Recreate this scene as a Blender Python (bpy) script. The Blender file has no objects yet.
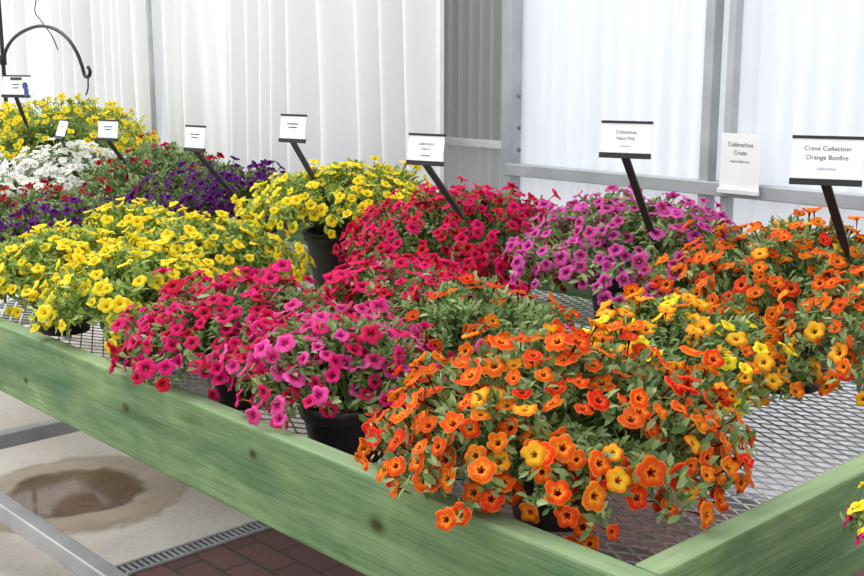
import bpy, math, random
import numpy as np
from mathutils import Vector, Matrix
random.seed(7); rng = np.random.default_rng(11)
SC = bpy.context.scene; COL = SC.collection
try:
    SC.view_settings.view_transform = 'Standard'
    SC.view_settings.look = 'None'
except Exception: pass
PI = math.pi
# ------------------------------------------------------------------ camera
CAM = Vector((0.764, -1.054, 1.45)); P = math.radians(11.3); YAW = math.radians(47)
FPX = 1141.0
cd = bpy.data.cameras.new('camera'); co = bpy.data.objects.new('camera', cd); COL.objects.link(co)
co.location = CAM; co.rotation_euler = (PI/2 - P, 0, YAW); cd.sensor_width = 36; cd.lens = 36*FPX/864; cd.clip_start = .02
SC.camera = co
Fh = Vector((-math.sin(YAW), math.cos(YAW), 0)); Rt = Vector((math.cos(YAW), math.sin(YAW), 0))
def ray(u, v):
    r = (u-432)/FPX; d = (v-288)/FPX
    return Fh*(math.cos(P)-d*math.sin(P)) + Rt*r + Vector((0,0,-(math.sin(P)+d*math.cos(P))))
def at(u, v, Y=None, Z=None):      # where a measured sight line meets a plane of the place
    q = ray(u, v)
    t = (Y-CAM.y)/q.y if Y is not None else (Z-CAM.z)/q.z
    return CAM + q*t
# ------------------------------------------------------------------ helpers
def lin(c):
    return tuple((x/12.92 if x <= .04045 else ((x+.055)/1.055)**2.4) for x in [k/255 for k in c]) + (1,)
def tag(o, label=None, cat=None, group=None, kind=None):
    if label: o['label'] = label
    if cat: o['category'] = cat
    if group: o['group'] = group
    if kind: o['kind'] = kind
    return o
def thing(name, loc, label, cat, group=None):
    o = bpy.data.objects.new(name, None); COL.objects.link(o); o.location = loc; o.empty_display_size = .05
    return tag(o, label, cat, group)
def link_mesh(name, me, parent=None):
    o = bpy.data.objects.new(name, me); COL.objects.link(o)
    if parent is not None: o.parent = parent
    return o
class MB:
    def __init__(s): s.v = []; s.f = []
    def add(s, vs, fs):
        n = len(s.v); s.v += [tuple(v) for v in vs]; s.f += [tuple(i+n for i in f) for f in fs]; return s
    def box(s, c, size, M=None):
        vs = []
        for dx in (-.5,.5):
            for dy in (-.5,.5):
                for dz in (-.5,.5):
                    q = Vector((dx*size[0], dy*size[1], dz*size[2]))
                    if M is not None: q = M @ q
                    vs.append(q + Vector(c))
        return s.add(vs, [(0,1,3,2),(4,6,7,5),(0,4,5,1),(2,3,7,6),(0,2,6,4),(1,5,7,3)])
    def lathe(s, prof, c=(0,0,0), n=28):
        vs = []; fs = []
        for r, z in prof:
            for k in range(n):
                a = 2*PI*k/n; vs.append((c[0]+r*math.cos(a), c[1]+r*math.sin(a), c[2]+z))
        for i in range(len(prof)-1):
            for k in range(n):
                k2 = (k+1) % n; fs.append((i*n+k, i*n+k2, (i+1)*n+k2, (i+1)*n+k))
        return s.add(vs, fs)
    def tube(s, pts, r, n=8):
        pts = [Vector(p) for p in pts]; vs = []; fs = []
        up = Vector((.13,.37,.92))
        for i, p in enumerate(pts):
            d = (pts[min(i+1,len(pts)-1)] - pts[max(i-1,0)]).normalized()
            a = d.cross(up)
            if a.length < 1e-3: a = d.cross(Vector((1,0,0)))
            a.normalize(); b = d.cross(a); rr = r[i] if isinstance(r, (list,tuple)) else r
            for k in range(n):
                t = 2*PI*k/n; vs.append(p + a*rr*math.cos(t) + b*rr*math.sin(t))
        for i in range(len(pts)-1):
            for k in range(n):
                k2 = (k+1) % n; fs.append((i*n+k, i*n+k2, (i+1)*n+k2, (i+1)*n+k))
        fs.append(tuple(reversed(range(n)))); fs.append(tuple((len(pts)-1)*n+k for k in range(n)))
        return s.add(vs, fs)
    def build(s, name, mat, parent=None, smooth=False, origin=None, bevel=0):
        org = Vector(origin) if origin is not None else (parent.location.copy() if parent is not None else Vector((0,0,0)))
        me = bpy.data.meshes.new(name); me.from_pydata([tuple(Vector(v)-org) for v in s.v], [], s.f); me.update()
        me.materials.append(mat)
        if smooth: me.polygons.foreach_set('use_smooth', [True]*len(me.polygons))
        o = link_mesh(name, me, parent)
        if parent is None: o.location = org
        if bevel:
            m = o.modifiers.new('bevel','BEVEL'); m.width = bevel; m.segments = 2; m.limit_method = 'ANGLE'
        return o
# ------------------------------------------------------------------ materials
def newmat(name):
    m = bpy.data.materials.new(name); m.use_nodes = True; nt = m.node_tree; nt.nodes.clear()
    out = nt.nodes.new('ShaderNodeOutputMaterial'); return m, nt, out
def N(nt, t, **kw):
    n = nt.nodes.new(t)
    for k, v in kw.items():
        if k in n.inputs: n.inputs[k].default_value = v
        else: setattr(n, k, v)
    return n
def ramp(nt, fac, stops):
    r = nt.nodes.new('ShaderNodeValToRGB'); e = r.color_ramp.elements
    while len(e) < len(stops): e.new(.5)
    for i, (p, c) in enumerate(stops): e[i].position = p; e[i].color = lin(c) if max(c) > 2 else (*c, 1)
    if fac is not None: nt.links.new(fac, r.inputs[0])
    return r
def simple(name, c1, c2=None, rough=.6, metal=0, scale=12, bump=0, stretch=None):
    m, nt, out = newmat(name); b = N(nt, 'ShaderNodeBsdfPrincipled'); b.inputs['Roughness'].default_value = rough; b.inputs['Metallic'].default_value = metal
    tc = N(nt, 'ShaderNodeTexCoord'); nz = N(nt, 'ShaderNodeTexNoise'); nz.inputs['Scale'].default_value = scale; nz.inputs['Detail'].default_value = 5
    src = tc.outputs['Object']
    if stretch:
        mp = N(nt, 'ShaderNodeMapping'); mp.inputs['Scale'].default_value = stretch; nt.links.new(src, mp.inputs[0]); src = mp.outputs[0]
    nt.links.new(src, nz.inputs['Vector'])
    r = ramp(nt, nz.outputs[0], [(.3, c1), (.7, c2 or c1)]); nt.links.new(r.outputs[0], b.inputs['Base Color'])
    if bump:
        bp = N(nt, 'ShaderNodeBump'); bp.inputs['Strength'].default_value = bump; bp.inputs['Distance'].default_value = .01
        nt.links.new(nz.outputs[0], bp.inputs['Height']); nt.links.new(bp.outputs[0], b.inputs['Normal'])
    nt.links.new(b.outputs[0], out.inputs[0]); return m
M_black = simple('black_plastic', (16,16,17), (26,26,27), .45)
M_soil = simple('potting_soil', (40,28,20), (70,52,38), .95, scale=90, bump=.6)
M_steel = simple('galvanised_steel', (140,143,146), (170,172,174), .45, .35, scale=9)
M_mesh = simple('galvanised_mesh', (200,202,202), (224,224,224), .45, .1, scale=30)
M_postg = simple('grey_aluminium', (160,164,168), (186,190,193), .5, .2, scale=6)
M_iron = simple('wrought_iron', (22,22,24), (34,34,36), .5, .3)
M_card = simple('sign_card', (238,239,240), (246,246,246), .5)
M_ink = simple('sign_ink', (46,50,54), (60,64,68), .6)
M_teal = simple('teal_ink', (70,150,165), (80,158,170), .6)
M_blue = simple('ribbon_blue', (52,76,130), (66,92,150), .6)
M_stem = simple('stem_green', (104,128,66), (130,150,86), .6)
M_coco = simple('coco_fibre', (84,58,38), (130,98,66), .95, scale=60, bump=.8)
M_white = simple('white_plastic', (222,224,224), (232,234,234), .4)
M_bolt = simple('bolt_steel', (110,112,114), (130,132,134), .4, .6)

def translucent(name, col, tcol, mix, rough=.7, noise=None, dark=.95):
    m, nt, out = newmat(name); b = N(nt, 'ShaderNodeBsdfPrincipled'); b.inputs['Roughness'].default_value = rough
    t = N(nt, 'ShaderNodeBsdfTranslucent'); t.inputs[0].default_value = lin(tcol)
    mx = N(nt, 'ShaderNodeMixShader'); mx.inputs[0].default_value = mix
    tc = N(nt, 'ShaderNodeTexCoord'); mp = N(nt, 'ShaderNodeMapping'); mp.inputs['Scale'].default_value = noise or (3,3,.6)
    nz = N(nt, 'ShaderNodeTexNoise'); nz.inputs['Scale'].default_value = 1; nz.inputs['Detail'].default_value = 3
    nt.links.new(tc.outputs['Object'], mp.inputs[0]); nt.links.new(mp.outputs[0], nz.inputs['Vector'])
    c2 = tuple(int(k*dark) for k in col)
    r = ramp(nt, nz.outputs[0], [(.35, c2), (.65, col)]); nt.links.new(r.outputs[0], b.inputs['Base Color'])
    nt.links.new(b.outputs[0], mx.inputs[1]); nt.links.new(t.outputs[0], mx.inputs[2]); nt.links.new(mx.outputs[0], out.inputs[0]); return m
M_curtain = translucent('white_curtain_cloth', (240,241,243), (240,241,243), .12, .9, (5,5,.3), .97)
M_panel = translucent('white_polycarbonate', (234,240,247), (238,243,249), .48, .35, (6,6,.3), .95)
M_greyp = translucent('grey_polycarbonate', (186,184,181), (165,165,165), .25, .35, (4,4,.3))
M_lowp = translucent('pale_grey_polycarbonate', (204,204,204), (190,190,190), .3, .4, (4,4,.3))

def wood_mat(axis, knots):
    m, nt, out = newmat('green_stained_wood'); b = N(nt, 'ShaderNodeBsdfPrincipled'); b.inputs['Roughness'].default_value = .75; b.inputs['Specular IOR Level'].default_value = .25
    geo = N(nt, 'ShaderNodeNewGeometry'); src = geo.outputs['Position']
    sc1 = (2.2,16,22) if axis == 0 else (16,2.2,22); sc2 = (8,170,220) if axis == 0 else (170,8,220)
    sc3 = (6,9,11) if axis == 0 else (9,6,11)
    def noise(sc, det, dist=0):
        mp = N(nt, 'ShaderNodeMapping'); mp.inputs['Scale'].default_value = sc; nt.links.new(src, mp.inputs[0])
        nz = N(nt, 'ShaderNodeTexNoise'); nz.inputs['Scale'].default_value = 1; nz.inputs['Detail'].default_value = det; nz.inputs['Distortion'].default_value = dist
        nt.links.new(mp.outputs[0], nz.inputs['Vector']); return nz.outputs[0]
    a = noise(sc1, 6, .8); g = noise(sc2, 4); blot = noise(sc3, 7, .6)
    r1 = ramp(nt, a, [(.25, (80,108,74)), (.46, (104,131,90)), (.6,(116,141,99)), (.78, (138,156,116))])
    r2 = ramp(nt, g, [(.3, (.66,.69,.65)), (.6, (1,1,1))])
    r3 = ramp(nt, blot, [(.3, (.58,.76,.76)), (.48, (.94,.97,.95)), (.6, (1.1,1.09,1.03)), (.72, (1.45,1.36,1.26))])
    m1 = N(nt, 'ShaderNodeMixRGB', blend_type='MULTIPLY'); m1.inputs[0].default_value = .85
    nt.links.new(r1.outputs[0], m1.inputs[1]); nt.links.new(r2.outputs[0], m1.inputs[2])
    m2 = N(nt, 'ShaderNodeMixRGB', blend_type='MULTIPLY'); m2.inputs[0].default_value = 1
    nt.links.new(m1.outputs[0], m2.inputs[1]); nt.links.new(r3.outputs[0], m2.inputs[2])
    cur = m2.outputs[0]
    for (kx, ky, kz, kr) in knots:
        sb = N(nt, 'ShaderNodeVectorMath', operation='SUBTRACT'); sb.inputs[1].default_value = (kx, ky, kz); nt.links.new(src, sb.inputs[0])
        ml = N(nt, 'ShaderNodeVectorMath', operation='MULTIPLY'); ml.inputs[1].default_value = (.7/kr, .1/kr, 1/kr); nt.links.new(sb.outputs[0], ml.inputs[0])
        ln = N(nt, 'ShaderNodeVectorMath', operation='LENGTH'); nt.links.new(ml.outputs[0], ln.inputs[0])
        rk = ramp(nt, ln.outputs['Value'], [(.0, (46,46,26)), (.5, (64,72,36)), (1, (84,104,56))])
        fr = ramp(nt, ln.outputs['Value'], [(.3, (1,1,1)), (.6, (.5,.5,.5)), (1.0, (0,0,0))])
        mk = N(nt, 'ShaderNodeMixRGB'); nt.links.new(fr.outputs[0], mk.inputs[0]); nt.links.new(cur, mk.inputs[1]); nt.links.new(rk.outputs[0], mk.inputs[2]); cur = mk.outputs[0]
    # upward faces mixed paler: light from above painted into the wood colour
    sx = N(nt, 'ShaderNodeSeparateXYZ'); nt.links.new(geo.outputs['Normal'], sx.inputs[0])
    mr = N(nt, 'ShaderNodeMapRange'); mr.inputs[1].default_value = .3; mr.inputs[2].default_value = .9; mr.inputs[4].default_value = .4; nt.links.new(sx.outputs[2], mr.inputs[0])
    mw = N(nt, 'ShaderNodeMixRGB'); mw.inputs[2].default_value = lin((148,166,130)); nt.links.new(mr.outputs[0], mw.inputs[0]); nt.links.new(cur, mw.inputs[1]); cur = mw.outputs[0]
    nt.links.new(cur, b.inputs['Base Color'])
    bp = N(nt, 'ShaderNodeBump'); bp.inputs['Strength'].default_value = .35; bp.inputs['Distance'].default_value = .004
    nt.links.new(g, bp.inputs['Height']); nt.links.new(bp.outputs[0], b.inputs['Normal'])
    nt.links.new(b.outputs[0], out.inputs[0]); return m
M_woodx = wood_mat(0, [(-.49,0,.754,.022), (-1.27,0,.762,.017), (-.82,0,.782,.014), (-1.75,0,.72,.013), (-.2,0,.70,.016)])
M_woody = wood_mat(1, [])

def concrete():
    m, nt, out = newmat('concrete'); b = N(nt, 'ShaderNodeBsdfPrincipled'); b.inputs['Roughness'].default_value = .7
    tc = N(nt, 'ShaderNodeTexCoord'); n1 = N(nt, 'ShaderNodeTexNoise'); n1.inputs['Scale'].default_value = 1.6; n1.inputs['Detail'].default_value = 7
    n2 = N(nt, 'ShaderNodeTexNoise'); n2.inputs['Scale'].default_value = 60; n2.inputs['Detail'].default_value = 4
    nt.links.new(tc.outputs['Object'], n1.inputs['Vector']); nt.links.new(tc.outputs['Object'], n2.inputs['Vector'])
    r = ramp(nt, n1.outputs[0], [(.35, (180,171,161)), (.65, (210,205,198))]); r2 = ramp(nt, n2.outputs[0], [(.3, (.86,.85,.84)), (.7, (1,1,1))])
    mm = N(nt, 'ShaderNodeMixRGB', blend_type='MULTIPLY'); mm.inputs[0].default_value = 1
    nt.links.new(r.outputs[0], mm.inputs[1]); nt.links.new(r2.outputs[0], mm.inputs[2]); nt.links.new(mm.outputs[0], b.inputs['Base Color'])
    nt.links.new(b.outputs[0], out.inputs[0]); return m
M_conc = concrete()
def pavers():
    m, nt, out = newmat('brick_pavers'); b = N(nt, 'ShaderNodeBsdfPrincipled'); b.inputs['Roughness'].default_value = .8
    tc = N(nt, 'ShaderNodeTexCoord'); br = N(nt, 'ShaderNodeTexBrick'); br.inputs['Scale'].default_value = 1
    br.inputs['Color1'].default_value = lin((104,70,66)); br.inputs['Color2'].default_value = lin((84,61,58)); br.inputs['Mortar'].default_value = lin((62,50,48))
    br.inputs['Mortar Size'].default_value = .006; br.inputs['Brick Width'].default_value = .2; br.inputs['Row Height'].default_value = .1
    nt.links.new(tc.outputs['Object'], br.inputs['Vector'])
    nt.links.new(br.outputs['Color'], b.inputs['Base Color']); nt.links.new(b.outputs[0], out.inputs[0]); return m
M_pave = pavers()
def wet(name, c1, c2, rough, r0, r1, amt, coat=0):       # thin film of water that fades out towards its edge
    m, nt, out = newmat(name); b = N(nt, 'ShaderNodeBsdfPrincipled'); b.inputs['Roughness'].default_value = rough
    b.inputs['IOR'].default_value = 1.5 + coat
    tc = N(nt, 'ShaderNodeTexCoord'); n1 = N(nt, 'ShaderNodeTexNoise'); n1.inputs['Scale'].default_value = 6; n1.inputs['Detail'].default_value = 4
    nt.links.new(tc.outputs['Object'], n1.inputs['Vector'])
    r = ramp(nt, n1.outputs[0], [(.35, c1), (.65, c2)]); nt.links.new(r.outputs[0], b.inputs['Base Color'])
    ln = N(nt, 'ShaderNodeVectorMath', operation='LENGTH'); nt.links.new(tc.outputs['Object'], ln.inputs[0])
    ad = N(nt, 'ShaderNodeMath', operation='MULTIPLY_ADD'); ad.inputs[1].default_value = .16; nt.links.new(n1.outputs[0], ad.inputs[0]); nt.links.new(ln.outputs['Value'], ad.inputs[2])
    mr = N(nt, 'ShaderNodeMapRange'); mr.inputs[1].default_value = r0+.08; mr.inputs[2].default_value = r1+.08; mr.inputs[3].default_value = amt; mr.inputs[4].default_value = 0
    nt.links.new(ad.outputs[0], mr.inputs[0])
    tr = N(nt, 'ShaderNodeBsdfTransparent'); mx = N(nt, 'ShaderNodeMixShader')
    nt.links.new(mr.outputs[0], mx.inputs[0]); nt.links.new(tr.outputs[0], mx.inputs[1]); nt.links.new(b.outputs[0], mx.inputs[2]); nt.links.new(mx.outputs[0], out.inputs[0]); return m
M_water = wet('puddle_water', (100,76,60), (124,100,80), .06, .2, .24, .95, .35)
M_wet = wet('wet_concrete', (164,146,124), (182,166,146), .3, .32, .38, .85)

def leaf_mat(name, c1, c2, c3):
    m, nt, out = newmat(name); at_ = N(nt, 'ShaderNodeAttribute'); at_.attribute_name = 'rnd'
    r = ramp(nt, at_.outputs['Fac'], [(0, c1), (.5, c2), (1, c3)])
    b = N(nt, 'ShaderNodeBsdfPrincipled'); b.inputs['Roughness'].default_value = .5; b.inputs['Specular IOR Level'].default_value = .4
    t = N(nt, 'ShaderNodeBsdfTranslucent'); mx = N(nt, 'ShaderNodeMixShader'); mx.inputs[0].default_value = .35
    nt.links.new(r.outputs[0], b.inputs['Base Color']); nt.links.new(r.outputs[0], t.inputs[0])
    nt.links.new(b.outputs[0], mx.inputs[1]); nt.links.new(t.outputs[0], mx.inputs[2]); nt.links.new(mx.outputs[0], out.inputs[0]); return m
M_leaf = leaf_mat('calibrachoa_leaf', (84,118,60), (124,152,88), (172,190,132))
M_leafy = leaf_mat('pale_calibrachoa_leaf', (106,138,54), (148,174,82), (190,206,120))
M_leafd = leaf_mat('dark_calibrachoa_leaf', (74,106,50), (106,134,70), (148,168,104))

def petal_mat(name, stops):
    m, nt, out = newmat(name); a = N(nt, 'ShaderNodeAttribute'); a.attribute_name = 'rad'
    r = ramp(nt, a.outputs['Fac'], stops)
    oi = N(nt, 'ShaderNodeObjectInfo'); a2 = N(nt, 'ShaderNodeAttribute'); a2.attribute_name = 'rnd'
    ad = N(nt, 'ShaderNodeMath', operation='ADD'); nt.links.new(oi.outputs['Random'], ad.inputs[0]); nt.links.new(a2.outputs['Fac'], ad.inputs[1])
    fr = N(nt, 'ShaderNodeMath', operation='FRACT'); nt.links.new(ad.outputs[0], fr.inputs[0])
    mh = N(nt, 'ShaderNodeMapRange'); mh.inputs[3].default_value = .488; mh.inputs[4].default_value = .512; nt.links.new(fr.outputs[0], mh.inputs[0])
    mv = N(nt, 'ShaderNodeMapRange'); mv.inputs[3].default_value = 1.08; mv.inputs[4].default_value = .82; nt.links.new(fr.outputs[0], mv.inputs[0])
    hs = N(nt, 'ShaderNodeHueSaturation'); nt.links.new(mh.outputs[0], hs.inputs['Hue']); nt.links.new(mv.outputs[0], hs.inputs['Value']); nt.links.new(r.outputs[0], hs.inputs['Color'])
    b = N(nt, 'ShaderNodeBsdfPrincipled'); b.inputs['Roughness'].default_value = .7; b.inputs['Specular IOR Level'].default_value = .12
    t = N(nt, 'ShaderNodeBsdfTranslucent'); mx = N(nt, 'ShaderNodeMixShader'); mx.inputs[0].default_value = .35
    nt.links.new(hs.outputs[0], b.inputs['Base Color']); nt.links.new(hs.outputs[0], t.inputs[0])
    nt.links.new(b.outputs[0], mx.inputs[1]); nt.links.new(t.outputs[0], mx.inputs[2]); nt.links.new(mx.outputs[0], out.inputs[0]); return m
PET = {
 'orange':  petal_mat('orange_petal',  [(.07,(90,18,10)),(.19,(170,44,14)),(.30,(250,170,44)),(.48,(240,112,26)),(.82,(230,80,22)),(1,(246,146,44))]),
 'redorange': petal_mat('red_orange_petal',  [(.07,(80,14,12)),(.20,(150,30,16)),(.30,(242,122,34)),(.48,(226,76,24)),(.82,(208,52,24)),(1,(236,112,34))]),
 'amber':   petal_mat('amber_petal',   [(.06,(120,50,14)),(.16,(196,84,18)),(.28,(252,204,56)),(.65,(248,178,36)),(.95,(242,140,32))]),
 'yellow':  petal_mat('yellow_petal',  [(.08,(150,120,14)),(.18,(226,188,24)),(.36,(250,222,40)),(.95,(254,234,62))]),
 'crimson': petal_mat('crimson_petal', [(.06,(220,170,60)),(.13,(90,6,30)),(.26,(160,10,54)),(.45,(210,20,76)),(.95,(224,40,96))]),
 'cherry':  petal_mat('cherry_petal',  [(.06,(230,170,70)),(.13,(90,6,36)),(.26,(166,12,70)),(.45,(210,26,96)),(.95,(224,52,120))]),
 'pink':    petal_mat('pink_petal',    [(.06,(235,180,80)),(.14,(130,10,70)),(.32,(200,34,120)),(.6,(226,70,146)),(.95,(234,98,166))]),
 'magenta': petal_mat('magenta_petal', [(.06,(220,190,110)),(.15,(90,10,66)),(.32,(166,34,116)),(.55,(204,70,154)),(.95,(220,104,178))]),
 'purple':  petal_mat('purple_petal',  [(.08,(150,130,80)),(.16,(32,6,46)),(.5,(82,20,102)),(.95,(110,40,132))]),
 'red':     petal_mat('red_petal',     [(.08,(200,150,50)),(.16,(60,4,12)),(.5,(160,12,30)),(.95,(194,24,44))]),
 'white':   petal_mat('white_petal',   [(.08,(230,214,130)),(.22,(240,240,230)),(.95,(250,250,248))]),
}
# ------------------------------------------------------------------ flowers and foliage
NS = 20
def flower_arrays(var):
    R = .0205
    open_ = [1.0, .95, 1.05, .84][var]
    prof = [(.035,-.028),(.06,-.018),(.085,-.009),(.14,-.003),(.30,.001),(.58,.0035),(.84,.003),(1.0,.0)]
    V = []; RA = []
    lr = np.random.default_rng(var+3); lob = lr.uniform(.92,1.08,5); dz = lr.uniform(-.005,.005,5)
    for rho, z in prof:
        for k in range(NS):
            th = 2*PI*k/NS; c = abs(math.cos(2.5*th)); li = int(((th*5/(2*PI))+.5) % 5)
            notch = 1-.19*(1-c)**1.5*rho**2
            rr = R*rho*notch*(1+(lob[li]-1)*rho)*(1 if rho < .25 else open_)
            zz = z + rho**2*(dz[li]*c + .004*(c-.5)) + rho**3*.0012*math.sin(10*th+var) + (0 if open_ > .85 else .005*rho**1.5)
            V.append((rr*math.cos(th), rr*math.sin(th), zz)); RA.append(max(0, min(1, rho-.24*(c-.5)*math.sin(PI*min(1, rho*1.15))**2)))
    F = []
    for i in range(len(prof)-1):
        for k in range(NS):
            k2 = (k+1) % NS; F.append((i*NS+k, i*NS+k2, (i+1)*NS+k2, (i+1)*NS+k))
    F.append(tuple(reversed(range(NS))))
    return np.array(V), F, np.array(RA)
FA = [flower_arrays(v) for v in range(4)]
def attr(me, name, vals):
    a = me.attributes.new(name, 'FLOAT', 'POINT'); a.data.foreach_set('value', np.asarray(vals, dtype=np.float32))
FM = {}
def flower_mesh(col, var):
    if (col, var) not in FM:
        V, F, RA = FA[var]; me = bpy.data.meshes.new(col+'_flower'); me.from_pydata(V.tolist(), [], F); me.update()
        attr(me, 'rad', RA); attr(me, 'rnd', np.zeros(len(V))); me.materials.append(PET[col])
        me.polygons.foreach_set('use_smooth', [True]*len(me.polygons)); FM[(col, var)] = me
    return FM[(col, var)]
LEAF = np.array([(0,0,0),(.3,.42,.06),(.32,0,-.04),(.3,-.42,.06),(.68,.44,.05),(.7,0,-.06),(.68,-.44,.05),(1,0,-.12)])
LF = [(0,2,1),(0,3,2),(1,2,5,4),(2,3,6,5),(4,5,7),(5,6,7)]
def nrm(a): return a/np.maximum(np.linalg.norm(a, axis=-1, keepdims=True), 1e-9)
def leaves_mesh(name, pos, d, n, L, W, mat, parent):
    d = nrm(d); s = nrm(np.cross(n, d)); n = np.cross(d, s); k = len(pos)
    V = pos[:,None,:] + d[:,None,:]*(LEAF[None,:,0:1]*L[:,None,None]) + s[:,None,:]*(LEAF[None,:,1:2]*W[:,None,None]) + n[:,None,:]*(LEAF[None,:,2:3]*L[:,None,None])
    V = V.reshape(-1,3); rn = np.repeat(rng.random(k), 8)
    me = bpy.data.meshes.new(name); me.vertices.add(len(V)); me.vertices.foreach_set('co', V.astype(np.float32).ravel())
    loops = []; starts = []; c = 0
    for f in LF: starts.append(c); c += len(f); loops += list(f)
    base = np.arange(k)*8
    LI = (base[:,None] + np.array(loops)[None,:]).ravel(); ST = (np.arange(k)[:,None]*c + np.array(starts)[None,:]).ravel()
    me.loops.add(len(LI)); me.loops.foreach_set('vertex_index', LI.astype(np.int32))
    me.polygons.add(len(ST)); me.polygons.foreach_set('loop_start', ST.astype(np.int32))
    me.update(calc_edges=True); me.validate()
    me.polygons.foreach_set('use_smooth', [True]*len(me.polygons))
    attr(me, 'rnd', rn); me.materials.append(mat)
    return link_mesh(name, me, parent)
MESHZ = .75
def make_pot(t, r, h, z0):
    b = MB(); prof = [(r*.05,.004),(r*.74,.004),(r*.76,0),(r*.78,.004),(r*.95,h-.03),(r*.955,h-.028),(r*1.02,h-.027),(r*1.05,h-.002),(r*1.04,h),(r*.98,h),(r*.93,h-.03)]
    b.lathe(prof, t.location, 32); b.build('pot', M_black, t, smooth=True)
    s = MB(); s.lathe([(.001,h-.014),(r*.5,h-.016),(r*.945,h-.022)], t.location, 24); s.build('soil', M_soil, t, smooth=True)
def plant(name, x, y, R, Hd, pal, nf, label, z0=MESHZ, pr=.085, ph=.11, droop=1.1, ns=180, off=(0,0), leaf=M_leaf, fs=.95, ls=.76, group=None, basket=False, spread=.0215, cat='potted plant', sq=1.0, nl=28):
    t = thing(name, (x, y, z0), label, cat, group)
    if basket:
        b = MB(); b.lathe([(.01,.0),(pr*.45,.005),(pr*.8,ph*.4),(pr*1.0,ph),(pr*.94,ph),(pr*.75,ph*.5)], t.location, 32); b.build('basket_liner', M_coco, t, smooth=True)
        s = MB(); s.lathe([(.001,ph-.012),(pr*.9,ph-.02)], t.location, 24); s.build('soil', M_soil, t)
        w = MB()
        for zz, rr in ((ph, pr*1.03), (ph*.4, pr*.84)):
            w.tube([(x+rr*math.cos(a), y+rr*math.sin(a), z0+zz) for a in [2*PI*k/32 for k in range(33)]], .003, 6)
        for k in range(10):
            a = 2*PI*k/10; w.tube([(x+q*math.cos(a), y+q*math.sin(a), z0+zz) for q, zz in ((pr*1.03,ph),(pr*.84,ph*.4),(pr*.5,.002))], .0025, 6)
        w.build('wire_frame', M_iron, t)
    else: make_pot(t, pr, ph, z0)
    az = rng.uniform(0, 2*PI, ns); s = np.sqrt(rng.uniform(0.0, 1, ns)); el = s*droop*PI/2
    p1, p2 = rng.uniform(0, 2*PI, 2)
    rr = R*(1+.08*np.sin(2*az+p1)+.06*np.sin(5*az+p2))*rng.uniform(.86,1.1,ns)
    zf = rng.uniform(.86,1.16,ns)
    k_off = np.minimum(1,.3+s)
    tip = np.stack([rr*np.sin(el)*np.cos(az)+off[0]*k_off, sq*rr*np.sin(el)*np.sin(az)+off[1]*k_off, ph + Hd*np.cos(el)*zf], 1)
    base = np.stack([pr*.5*rng.uniform(-1,1,ns), pr*.5*rng.uniform(-1,1,ns), np.full(ns, ph-.015)], 1)
    ctl = base*.5 + tip*.5; ctl[:,2] = np.maximum(tip[:,2], ph) + .03; ctl[:,:2] = tip[:,:2]*.45 + base[:,:2]*.3
    def bez(tt): tt = np.asarray(tt)[...,None]; return (1-tt)**2*base + 2*tt*(1-tt)*ctl + tt**2*tip
    def dbez(tt): tt = np.asarray(tt)[...,None]; return 2*(1-tt)*(ctl-base) + 2*tt*(tip-ctl)
    sm = MB()
    PT = [bez(np.full(ns, q)) for q in (0,.3,.55,.8,1)]
    for i in range(ns):
        sm.tube([Vector(PT[k][i]) + t.location for k in range(5)], [.0022,.002,.0018,.0016,.0012], 4)
    sm.build('stems', M_stem, t, smooth=True)
    TT = rng.uniform(.3, 1.03, (nl, ns))
    TT[:9] = rng.uniform(.82,1.04,(9,ns))
    pos = np.concatenate([bez(TT[k]) for k in range(nl)]); dr = np.concatenate([nrm(dbez(TT[k])) for k in range(nl)])
    pos = pos + rng.normal(size=pos.shape)*.006
    rnd = rng.normal(size=pos.shape); side = nrm(np.cross(dr, rnd))
    ld = nrm(side*.95 + dr*rng.uniform(.1,.8,(len(pos),1)) + np.array([0,0,.25]))
    out = nrm(np.stack([pos[:,0]-off[0]*.6, pos[:,1]-off[1]*.6, np.maximum(pos[:,2]-ph,0)+.06], 1))
    nn = nrm(out*.7 + np.array([0,0,.7]) + rng.normal(size=pos.shape)*.35)
    sz = rng.uniform(.020,.037,len(pos))*ls
    leaves_mesh('foliage', pos, ld, nn, sz, sz*rng.uniform(.36,.48,len(pos)), leaf, t)
    # flowers on the mound's surface near the shoot tips
    cand = np.zeros((0,3)); cl_ = []
    order = rng.permutation(ns*7)
    for q in order:
        i = q % ns; k = q // ns; tt = [1.0,.95,.86,1.0,.9,1.0,.97][k]
        p = ((1-tt)**2*base[i] + 2*tt*(1-tt)*ctl[i] + tt**2*tip[i])
        if k: p = p + rng.normal(size=3)*.017
        o = np.array([(p[0]-off[0]*.6)/R, (p[1]-off[1]*.6)/R, max(p[2]-ph, -.02)/Hd*.85+.12]); o /= np.linalg.norm(o)
        nv = o*.92 + np.array([0,0,.18]) + rng.normal(size=3)*.28; nv /= np.linalg.norm(nv)
        p = p + o*rng.uniform(.005,.018)
        if len(cand) and np.min(np.sum((cand-p)**2, 1)) < spread**2: continue
        cand = np.vstack([cand, p]); cl_.append((p, nv))
        if len(cl_) >= nf: break
    cl = np.array(CAM - t.location)
    cl_.sort(key=lambda c: -(np.dot(c[1], nrm(cl-c[0])) - 2*np.linalg.norm(cl-c[0])))
    names = list(pal.keys()); wt = np.array([pal[k] for k in names], float); wt /= wt.sum()
    rest = {}
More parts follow.
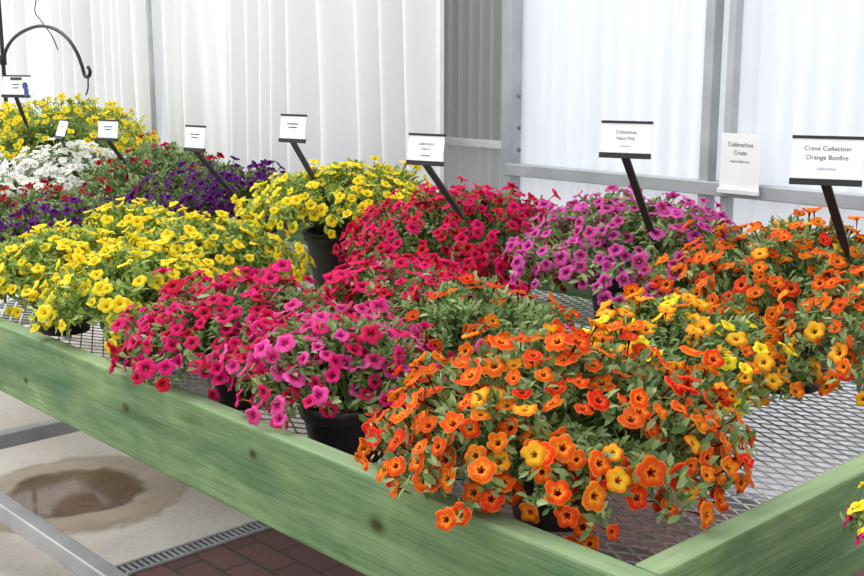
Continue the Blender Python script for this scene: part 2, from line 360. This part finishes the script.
    for j, (p, nv) in enumerate(cl_):
        colr = names[rng.choice(len(names), p=wt)]; var = int(rng.choice(4, p=[.35,.25,.2,.2]))
        M = Vector((0,0,1)).rotation_difference(Vector(nv)).to_matrix().to_4x4() @ Matrix.Rotation(rng.uniform(0,2*PI), 4, 'Z')
        M = Matrix.Translation(Vector(p)) @ M @ Matrix.Scale(rng.uniform(.74,1.12)*fs, 4)
        if j < 100:
            f = link_mesh('flower', flower_mesh(colr, var), t); f.matrix_local = M
            if len(names) > 1: f['label'] = colr.replace('redorange','red-orange') + ' flower'
        else: rest.setdefault(colr, []).append((M, var))
    if rest:
        V = []; F = []; RA = []; RN = []; MI = []; n0 = 0; me = bpy.data.meshes.new('further_flowers')
        for ci, (colr, lst) in enumerate(rest.items()):
            me.materials.append(PET[colr])
            for M, var in lst:
                v, f, ra = FA[var]; A = np.array(M); V.append(v @ A[:3,:3].T + A[:3,3]); F += [tuple(i+n0 for i in q) for q in f]
                n0 += len(v); RA.append(ra); RN.append(np.full(len(v), rng.random())); MI += [ci]*len(f)
        me.from_pydata(np.concatenate(V).tolist(), [], F); me.update(); attr(me,'rad',np.concatenate(RA)); attr(me,'rnd',np.concatenate(RN))
        me.polygons.foreach_set('material_index', MI); me.polygons.foreach_set('use_smooth', [True]*len(MI))
        o = link_mesh('further_flowers', me, t); o['kind'] = 'stuff'
    return t
# ------------------------------------------------------------------ setting
def struct(name, mb, mat, smooth=False, bevel=0, origin=None):
    o = mb.build(name, mat, None, smooth, origin=origin, bevel=bevel); o['kind'] = 'structure'; return o
fl = MB(); fl.box((-4.6, .6, -.05), (4.94, 5.2, .1)); struct('floor', fl, M_conc)
fl = MB(); fl.box((.53, .6, -.05), (5.18, 5.2, .1)); struct('floor', fl, M_pave)
def corrugated(x0, x1, z0, z1, Y, pitch, amp, per=8):
    b = MB(); n = int((x1-x0)/pitch*per); vs = []
    for i in range(n+1):
        x = x0 + (x1-x0)*i/n; yy = Y + amp*math.sin(2*PI*(x-x0)/pitch)
        vs += [(x, yy, z0), (x, yy, z1)]
    return b.add(vs, [(2*i, 2*i+2, 2*i+3, 2*i+1) for i in range(n)])
WY = 2.2
xp = at(517,150,Y=WY).x; xl = xp-.62
struct('wall_back', corrugated(xp, 2.2, 0, 2.9, WY, .076, .008), M_panel, True)
struct('wall_back', corrugated(-7.6, xl, 0, 2.9, WY+.03, .076, .008), M_panel, True)
zr = at(480,143,Y=WY).z
struct('wall_back', corrugated(xl, xp, zr, 2.9, WY+.03, .06, .022, 12), M_greyp, True)
struct('wall_back', corrugated(xl, xp, 0, zr, WY+.03, .06, .02, 12), M_lowp, True)
tn = [0]
def trim(b, mat=M_postg, bevel=.003, origin=None):
    tn[0] += 1; return struct('trim_%d' % tn[0], b, mat, bevel=bevel, origin=origin)
post = trim(MB().box((xp, WY-.035, 1.45), (.05, .06, 2.9)), origin=(xp, WY-.035, 0))
xq = at(716,120,Y=WY).x; xq2 = at(737,120,Y=WY).x
trim(MB().box((xq, WY-.035, 1.45), (.036, .05, 2.9))); trim(MB().box((xq2, WY-.035, 1.45), (.028, .04, 2.9)))
zz = at(690,186,Y=WY-.05).z
trim(MB().box(((xp+2.2)/2, WY-.045, zz), (2.2-xp, .05, .045)))
trim(MB().box(((xp+xl)/2, WY-.01, zr), (xp-xl, .04, .03)), M_white)
trim(MB().box(((2.2-7.6)/2, WY-.03, 2.75), (9.8, .06, .08)))
for k, (u, v) in enumerate(((519,128),(519,150),(519,96))):
    p = at(u, v, Y=WY-.066); b = MB(); b.lathe([(.001,0),(.007,0),(.009,.003),(.009,.008)], (0,0,0), 6)
    me = MB(); me.add([(p.x+q[0], p.y-.006+q[2], p.z+q[1]) for q in b.v], b.f); me.build('bolt', M_bolt, post)
# curtains
def curtain(x0, x1, Y, label, ph, amp=.1, pitch=.21):
    b = MB(); n = int((x1-x0)/.006); nz = 24; z0, z1 = .25, 2.62; vs = []
    for j in range(nz+1):
        zt = j/nz; z = z0 + (z1-z0)*zt
        for i in range(n+1):
            x = x0 + (x1-x0)*i/n
            w = x/pitch + .75*math.sin(x*2.7+ph) + .5*math.sin(x*6.9+ph*2) + .12*math.sin(z*1.7+x*2+ph)
            a = amp*(.65+.35*math.sin(x*2.3+ph*3))*(1.05-.25*zt)
            s = math.sin(2*PI*w); sp = math.copysign(abs(s)**.8, s)
            yy = Y + a*(sp*.62 + .38*math.sin(4*PI*w+ph)) + .006*math.sin(x*39+z*1.2)
            vs.append((x + .05*math.cos(2*PI*w)*a/amp + .014*math.sin(z*1.3+x*4), yy, z))
    b.add(vs, [(j*(n+1)+i, j*(n+1)+i+1, (j+1)*(n+1)+i+1, (j+1)*(n+1)+i) for j in range(nz) for i in range(n)])
    o = b.build('curtain', M_curtain, None, True, origin=((x0+x1)/2, Y, z1)); return tag(o, label, 'curtain', 'white curtains along the back wall')
CY = 2.0
xs = [at(u, 60, Y=CY).x for u in (88, 152, 164, 436)]
curtain(-7.4, xs[0]-.02, CY+.03, 'pale white curtain at the far left behind the black hook', .4)
curtain(xs[0]-.03, xs[1]+.02, CY+.02, 'narrow white curtain left of the thin grey pole', 1.7)
curtain(xs[2]-.03, xs[3]+.0, CY, 'widest white curtain, hanging behind the small signs and ending beside the grey panel', 2.9)
b = MB(); b.tube([(-7.5, CY+.02, 2.66), (-2.3, CY+.02, 2.66)], .014, 10); tag(b.build('curtain_rail', M_steel, None, True, origin=(-5, CY+.02, 2.66)), 'round steel rail carrying the white curtains above the frame', 'curtain rail')
b = MB(); xm = (xs[1]+xs[2])/2; b.tube([(xm, CY-.04, 0), (xm, CY-.04, 2.75)], .014, 10); tag(b.build('support_pole', M_postg, None, True, origin=(xm, CY-.04, 0)), 'thin grey upright pole in the gap between two white curtains', 'pole')
xw = at(440, 80, Y=CY-.08).x
b = MB(); b.box((xw, CY-.08, 1.4), (.022,.02,2.8)); tag(b.build('support_pole', M_white, None, origin=(xw, CY-.08, 0)), 'white upright pole at the right edge of the widest curtain', 'pole')
# ------------------------------------------------------------------ floor details
c = at(78, 492, Z=0)
pu = thing('puddle', (c.x, c.y, .001), 'brown water puddle drying on the concrete under the bench', 'puddle')
def blob(c, r, z, ph, n=64, k=.12):
    b = MB(); vs = [(c.x, c.y, z)]
    for i in range(n):
        a = 2*PI*i/n; q = r*(1+k*math.sin(2*a+ph)+k*.6*math.sin(3*a+ph*2)+k*.35*math.sin(7*a+ph*3)); vs.append((c.x+q*math.cos(a), c.y+q*math.sin(a), z))
    return b.add(vs, [(0, i+1, (i+1) % n+1) for i in range(n)])
blob(c, .45, .001, .5, k=.08).build('wet_edge', M_wet, pu)
blob(c+Vector((.0,-.03,0)), .32, .002, 2.1, k=.1).build('water', M_water, pu)
GX = -2.095
g = thing('drain_grate', (GX, .6, 0), 'narrow steel drain grate between concrete and brick pavers', 'drain grate')
b = MB(); b.box((GX-.032,.6,.003),(.01,4.6,.008)); b.box((GX+.032,.6,.003),(.01,4.6,.008)); b.build('frame', M_steel, g)
b = MB()
for k in range(230): b.box((GX, -1.65+k*.0195, .002), (.054,.01,.006))
b.build('grid_bars', M_steel, g)
MB().box((GX,.6,.0006),(.054,4.6,.0008)).build('channel', M_black, g)
# ------------------------------------------------------------------ bench
BL, BW, RT, RH = -5.0, 1.62, .83, .170
be = thing('display_bench', (-2.5, .8, 0), 'long greenhouse bench with green stained wooden rim and expanded metal top', 'bench')
def rail(x0,x1,y0,y1,mat):
    return MB().box(((x0+x1)/2,(y0+y1)/2,RT-RH/2),(x1-x0,y1-y0,RH)).build('rim_board', mat, be, bevel=.005)
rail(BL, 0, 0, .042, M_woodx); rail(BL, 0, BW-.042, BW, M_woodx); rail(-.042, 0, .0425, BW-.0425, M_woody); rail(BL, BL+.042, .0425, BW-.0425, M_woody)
w, h, sw = .060, .031, .0034
b = MB(); nx = int((-BL-.08)/w); ny = int((BW-.084)/h)
vs = []; fs = []
def strand(p, q):
    d = Vector((q[0]-p[0], q[1]-p[1])); nrm_ = Vector((-d.y, d.x)).normalized()*sw/2; n = len(vs)
    vs.extend([(p[0]+nrm_.x,p[1]+nrm_.y,MESHZ),(p[0]-nrm_.x,p[1]-nrm_.y,MESHZ),(q[0]-nrm_.x,q[1]-nrm_.y,MESHZ),(q[0]+nrm_.x,q[1]+nrm_.y,MESHZ)]); fs.append((n,n+1,n+2,n+3))
x0 = -.042-nx*w
for i in range(nx):
    for j in range(ny):
        cx = x0+i*w; cy = .043+j*h
        strand((cx, cy+h/2), (cx+w/2, cy)); strand((cx+w/2, cy), (cx+w, cy+h/2)); strand((cx+w, cy+h/2), (cx+w/2, cy+h)); strand((cx+w/2, cy+h), (cx, cy+h/2))
b.add(vs, fs); o = b.build('mesh_top', M_mesh, be)
md = o.modifiers.new('solid','SOLIDIFY'); md.thickness = .0018; md.offset = -1
for x in (-.6,-1.5,-2.4,-3.3,-4.2): MB().box((x, BW/2, MESHZ-.028), (.03, BW-.09, .045)).build('cross_bearer', M_steel, be)
LX = (-.12, -2.47, -4.88); LZ = .345
for x in LX:
    for y in (.07, BW-.07):
        MB().box((x, y, (RT-RH)/2), (.045,.045,RT-RH)).build('leg', M_steel, be, bevel=.004)
    MB().box((x, BW/2, LZ), (.045, BW-.19, .045)).build('cross_brace', M_steel, be, bevel=.004)
for x0_, x1_ in ((LX[1], LX[0]), (LX[2], LX[1])):
    for y in (.07, BW-.07): MB().box(((x0_+x1_)/2, y, LZ-.07), (x1_-x0_-.05, .045, .05)).build('lower_rail', M_steel, be, bevel=.004)
# ------------------------------------------------------------------ plants
G = 'potted calibrachoas on the bench'
PN = 'potted_calibrachoa'
# front row, near to far
plant(PN, -.335, .235, .25, .145, {'orange':7,'redorange':3.5,'amber':1.2}, 370, 'large orange calibrachoa spilling over the bench corner nearest the viewer', group=G, ns=270, droop=1.08, off=(.0,-.015), spread=.0245)
plant(PN, -.775, .175, .195, .115, {'pink':4,'cherry':3}, 240, 'bright pink calibrachoa at the front rim, its black pot showing', group=G, off=(-.09,.05), droop=.98, pr=.084, ph=.105)
plant(PN, -1.18, .225, .23, .12, {'cherry':5,'crimson':3}, 360, 'cherry red calibrachoa at the front rim next to the yellow ones', group=G, droop=1.0, ns=200)
plant(PN, -1.64, .235, .225, .13, {'yellow':1}, 220, 'yellow calibrachoa at the front rim next to the cherry red one', group=G, leaf=M_leafy, droop=1.0, ns=210)
plant(PN, -2.04, .235, .225, .13, {'yellow':1}, 210, 'yellow calibrachoa at the front rim at the left edge of the view', group=G, leaf=M_leafy, droop=1.0, ns=210)
# middle row
plant(PN, -.535, .75, .225, .11, {'amber':6,'orange':2,'yellow':3}, 210, 'amber and yellow calibrachoa trailing over the bare metal mesh', group=G, ns=220, off=(.11,-.04), droop=1.0)
plant(PN, -.84, .56, .22, .115, {'redorange':4,'orange':1,'pink':1}, 85, 'leafy green calibrachoa with few red-orange flowers in the middle of the bench', group=G, ns=220)
plant(PN, -1.11, .62, .235, .115, {'crimson':1}, 400, 'crimson calibrachoa in the middle row before the darker big crimson mound', group=G, leaf=M_leaf, ns=200)
plant(PN, -1.97, .62, .255, .135, {'yellow':1}, 240, 'yellow calibrachoa in the middle row, in front of the taller yellow plant', group=G, leaf=M_leafy, ns=210)
plant(PN, -2.38, .64, .24, .13, {'yellow':1}, 190, 'yellow calibrachoa in the middle row beside the dark purple flowers', group=G, leaf=M_leafy, ns=200)
plant(PN, -2.80, .68, .23, .12, {'purple':1}, 180, 'small dark purple calibrachoa low in the middle row at left', group=G, leaf=M_leaf)
plant(PN, -3.16, .70, .23, .11, {'red':1}, 170, 'dark red calibrachoa in the middle row at the left edge', group=G, leaf=M_leaf)
plant('potted_alyssum', -3.6, .68, .2, .13, {'white':1}, 280, 'white flowering plant cut by the left edge of the view', group='white flowering pots', leaf=M_leaf)
# back row
BK = dict(group=G, pr=.105, ph=.17)
plant(PN, -.48, 1.16, .275, .16, {'orange':7,'redorange':2,'amber':1}, 340, 'tall orange calibrachoa mound under the largest sign at right', ns=240, spread=.0245, droop=1.0, **BK)
plant(PN, -.10, 1.08, .24, .14, {'orange':4,'redorange':1.5,'amber':2}, 230, 'orange calibrachoa cut by the right edge of the view', off=(-.02,-.1), **BK)
plant(PN, -.97, 1.25, .33, .165, {'magenta':1}, 480, 'mauve pink calibrachoa between the crimson and the orange mounds', ns=250, leaf=M_leaf, droop=.98, **BK)
plant(PN, -1.45, 1.15, .31, .155, {'crimson':1}, 660, 'big dense crimson calibrachoa mound in the back row', ns=240, leaf=M_leafd, spread=.02, **BK)
plant(PN, -2.0, 1.15, .32, .175, {'yellow':1}, 320, 'tall yellow calibrachoa in the back row with its black pot in view', ns=250, leaf=M_leafy, droop=.82, group=G, pr=.125, ph=.18)
plant(PN, -2.66, 1.15, .30, .145, {'purple':1}, 460, 'dark purple calibrachoa in the back row left of the tall yellow one', ns=220, leaf=M_leafd, **BK)
plant(PN, -3.18, 1.19, .30, .185, {'red':5,'crimson':1}, 120, 'leafy red calibrachoa in the back row beside the white flowers', ns=280, leaf=M_leaf, **BK)
plant('potted_alyssum', -3.58, 1.02, .26, .17, {'white':1}, 680, 'round white flowering plant in front of the yellow hanging basket', group='white flowering pots', pr=.105, ph=.16, spread=.018)
plant(PN, -4.25, .8, .2, .11, {'purple':1}, 160, 'dark purple calibrachoa below the brown basket at the far left', leaf=M_leafd, group=G)
plant('flower_basket', -4.5, 1.38, .46, .21, {'yellow':1}, 560, 'brown coco lined basket overflowing with yellow flowers by the black hook', z0=MESHZ, pr=.19, ph=.28, ns=290, leaf=M_leafy, group=None, basket=True, cat='flower basket', droop=1.02, off=(.03,0))
# plant on a stand just beyond the bench end
SX, SY = .25, .35
ps = thing('plant_stand', (SX, SY, 0), 'small black round plant stand beyond the near bench end', 'plant stand')
MB().lathe([(.001,.70),(.11,.70),(.115,.705),(.115,.715),(.11,.72),(.001,.72)], (SX,SY,0), 32).build('top', M_iron, ps)
for k in range(3):
    a = 2*PI*k/3+.4; MB().tube([(SX+.08*math.cos(a),SY+.08*math.sin(a),.70),(SX+.13*math.cos(a),SY+.13*math.sin(a),0)], .009, 8).build('leg', M_iron, ps)
plant(PN, SX, SY, .12, .09, {'cherry':3,'yellow':2}, 110, 'small red and yellow calibrachoa off the bench end at the lower right', z0=.72, pr=.07, ph=.12, ns=140, droop=.95, fs=.8)
# ------------------------------------------------------------------ signs
def text_mesh(body, size, M, parent, mat, name='lettering'):
    cu = bpy.data.curves.new('txt', 'FONT'); cu.body = body; cu.size = size; cu.align_x = 'CENTER'; cu.align_y = 'CENTER'
    o = bpy.data.objects.new('txt', cu); COL.objects.link(o); dg = bpy.context.evaluated_depsgraph_get(); dg.update()
    me = bpy.data.meshes.new_from_object(o.evaluated_get(dg)); bpy.data.objects.remove(o); bpy.data.curves.remove(cu)
    me.transform(M); me.materials.clear(); me.materials.append(mat); ob = link_mesh(name, me, parent); return ob
def sign(label, cu, cv, Yc, bu, bv, Yb, W, H, ang, lines, tilt=8, group='plant name signs'):
    cc = at(cu, cv, Y=Yc); bb = at(bu, bv, Y=Yb)
    t = thing('plant_sign', bb, label, 'sign', group)
    Rm = Matrix.Rotation(math.radians(ang), 3, 'Z') @ Matrix.Rotation(math.radians(-tilt), 3, 'X')
    MB().box(cc, (W, .003, H), Rm).build('card', M_card, t)
    up = Rm @ Vector((0,0,1)); fw = Rm @ Vector((0,-1,0))
    MB().box(cc + up*(H/2), (W*1.02, .006, .006), Rm).build('top_strip', M_black, t)
    MB().box(cc - up*(H/2), (W*1.02, .009, .012), Rm).build('foot_strip', M_black, t)
    p0 = cc - up*(H/2); q = bb + (bb-p0)*.45
    d = (q-p0).normalized(); sd = (Rm @ Vector((1,0,0))); sd = (sd - d*sd.dot(d)).normalized(); nn = d.cross(sd)
    m = MB(); vs = []
    for p, ww in ((p0,.018),(p0+(q-p0)*.8,.016),(q,.004)):
        for a, c_ in ((-1,-1),(1,-1),(1,1),(-1,1)): vs.append(p + sd*a*ww/2 + nn*c_*.003)
    m.add(vs, [(0,1,5,4),(1,2,6,5),(2,3,7,6),(3,0,4,7),(4,5,9,8),(5,6,10,9),(6,7,11,10),(7,4,8,11),(3,2,1,0),(8,9,10,11)]).build('stake', M_black, t)
    base = Rm.to_4x4() @ Matrix.Rotation(PI/2, 4, 'X')
    for body, size, dz, mat in lines:
        pos = cc + up*dz + fw*.0022 - t.location
        if body[0] == '-':
            m = MB(); m.box(cc + up*dz + fw*.002, (len(body)*.004, .0006, size), Rm); m.build('printed_line', mat, t)
        else: text_mesh(body, size, Matrix.Translation(pos) @ base, t, mat)
    return t
sign('largest white plant sign on a black stake, over the tall orange mound', 827, 160, .96, 842, 236, 1.02, .128, .084, 24,
     [('Crave Collection', .0122, .021, M_ink), ('Orange Bonfire', .0122, .004, M_ink), ('calibrachoa', .0076, -.017, M_teal)])
sign('white plant sign on a slanted black stake over the mauve pink plant', 626, 139, 1.03, 648, 222, 1.08, .117, .075, 20,
     [('Calibrachoa', .010, .015, M_ink), ('Neon Pink', .010, .001, M_ink), ('calibrachoa', .0058, -.016, M_teal)])
sign('white plant sign on a slanted black stake over the big crimson mound', 426, 149, .95, 452, 202, .98, .110, .073, 13,
     [('Calibrachoa', .010, .013, M_ink), ('Cherry', .010, 0, M_ink), ('-------', .003, -.017, M_teal)])
sign('white plant sign on a slanted black stake over the tall yellow plant', 293, 128, .97, 318, 186, 1.0, .098, .075, 12,
     [('-----------', .003, .012, M_ink), ('--------', .003, .002, M_ink)])
sign('white plant sign over the dark purple plant, leaning to a low stake', 195, 138, .95, 226, 186, .99, .094, .077, 10,
     [('-----------', .003, .012, M_ink), ('--------', .003, .002, M_ink)])
sign('small white plant sign behind the leafy red plant, before the curtain pole', 108, 130, .98, 124, 162, 1.02, .1, .071, 16,
     [('-----------', .003, .012, M_ink), ('--------', .003, .002, M_ink)])
sign('small tilted white plant sign stuck among the yellow basket flowers', 62, 129, .95, 76, 164, .98, .1, .07, -8,
     [('--------', .003, .01, M_ink)], tilt=20)
t = sign('white sign with blue award rosette at the far left under the hook', 16, 86, 1.0, 24, 118, 1.05, .15, .085, 22,
     [('----------------', .012, .03, M_ink), ('----------', .004, .006, M_ink), ('--------', .004, -.008, M_ink)])
cc = at(26, 86, Y=.975); m = MB()
vs = []
for k in range(24):
    a = 2*PI*k/24; r = .018 if k % 2 else .0145; vs.append((cc.x+r*math.cos(a)*.92, cc.y+r*math.cos(a)*.37-.004, cc.z+r*math.sin(a)))
m.add(vs, [tuple(range(24))]); m.add([(cc.x-.012,cc.y-.004,cc.z-.01),(cc.x+.012,cc.y+.004,cc.z-.01),(cc.x+.014,cc.y+.004,cc.z-.045),(cc.x,cc.y,cc.z-.036),(cc.x-.014,cc.y-.004,cc.z-.045)], [(0,1,2,3,4)])
m.build('rosette', M_blue, t)
# paper notice clipped to the wall rail
cn = at(740, 164, Y=WY-.08)
nt_ = thing('wall_notice', cn, 'white upright notice fixed to the grey wall rail between the two largest signs', 'sign')
MB().box(cn, (.142,.003,.19)).build('card', M_card, nt_); MB().box(cn+Vector((0,-.004,-.088)), (.15,.012,.016)).build('holder', M_white, nt_, bevel=.002)
bs = Matrix.Rotation(PI/2, 4, 'X')
for body, size, dz in (('Calibrachoa', .019, .06), ('Cruze', .019, .035), ('superbells mix', .012, .008)):
    text_mesh(body, size, Matrix.Translation((0,-.0025,dz)) @ bs, nt_, M_ink)
# ------------------------------------------------------------------ hook stand
hy = 1.72
def hp(u, v): return at(u, v, Y=hy)
p0 = hp(3, 60)
hk = thing('plant_hook_stand', (p0.x, hy, 0), 'black iron shepherd hook pole arching over the yellow basket', 'plant hook')
MB().tube([(p0.x, hy, .006), (p0.x, hy, 2.3)], .012, 10).build('pole', M_iron, hk, smooth=True)
MB().lathe([(.001,0),(.13,0),(.13,.008),(.02,.014),(.014,.03)], (p0.x,hy,0), 28).build('foot_plate', M_iron, hk)
arc = [hp(u, v) for u, v in ((4,62),(6,50),(14,38),(26,30),(40,26),(55,29),(68,39),(77,53),(82,66),(85,76),(89,76),(90,71),(88,67))]
def smooth(pts, n=5):
    out = []
    for i in range(len(pts)-1):
        a = pts[max(i-1,0)]; b_ = pts[i]; c_ = pts[i+1]; d = pts[min(i+2,len(pts)-1)]
        for k in range(n):
            t_ = k/n; out.append(.5*((2*b_) + (c_-a)*t_ + (2*a-5*b_+4*c_-d)*t_**2 + (3*b_-a-3*c_+d)*t_**3))
    return out + [pts[-1]]
MB().tube(smooth(arc), .0095, 8).build('hook_arm', M_iron, hk, smooth=True)
MB().lathe([(.013,-.03),(.02,-.025),(.02,.025),(.013,.03)], (p0.x,hy,p0.z), 16).build('collar', M_iron, hk, smooth=True)
tail = [hp(u, v) for u, v in ((88,76),(88,88),(86,95))]
MB().tube(smooth(tail), .004, 6).build('hanging_loop', M_iron, hk, smooth=True)
wire = [hp(u, v) for u, v in ((37,-20),(36,0),(35,12),(42,22),(52,36),(58,50))]
MB().tube(smooth(wire), .003, 6).build('wire', M_iron, hk, smooth=True)
# ------------------------------------------------------------------ light
wd = bpy.data.worlds.new('world'); SC.world = wd; wd.use_nodes = True
bg = wd.node_tree.nodes['Background']; bg.inputs[0].default_value = (.985,.99,1,1); bg.inputs[1].default_value = 1.38
sd = bpy.data.lights.new('sun', 'SUN'); sd.energy = 2.9; sd.angle = math.radians(32); sd.color = (1,.985,.96)
so = bpy.data.objects.new('sun', sd); COL.objects.link(so)
so.rotation_euler = Vector((.8,.3,-1)).to_track_quat('-Z','Y').to_euler()
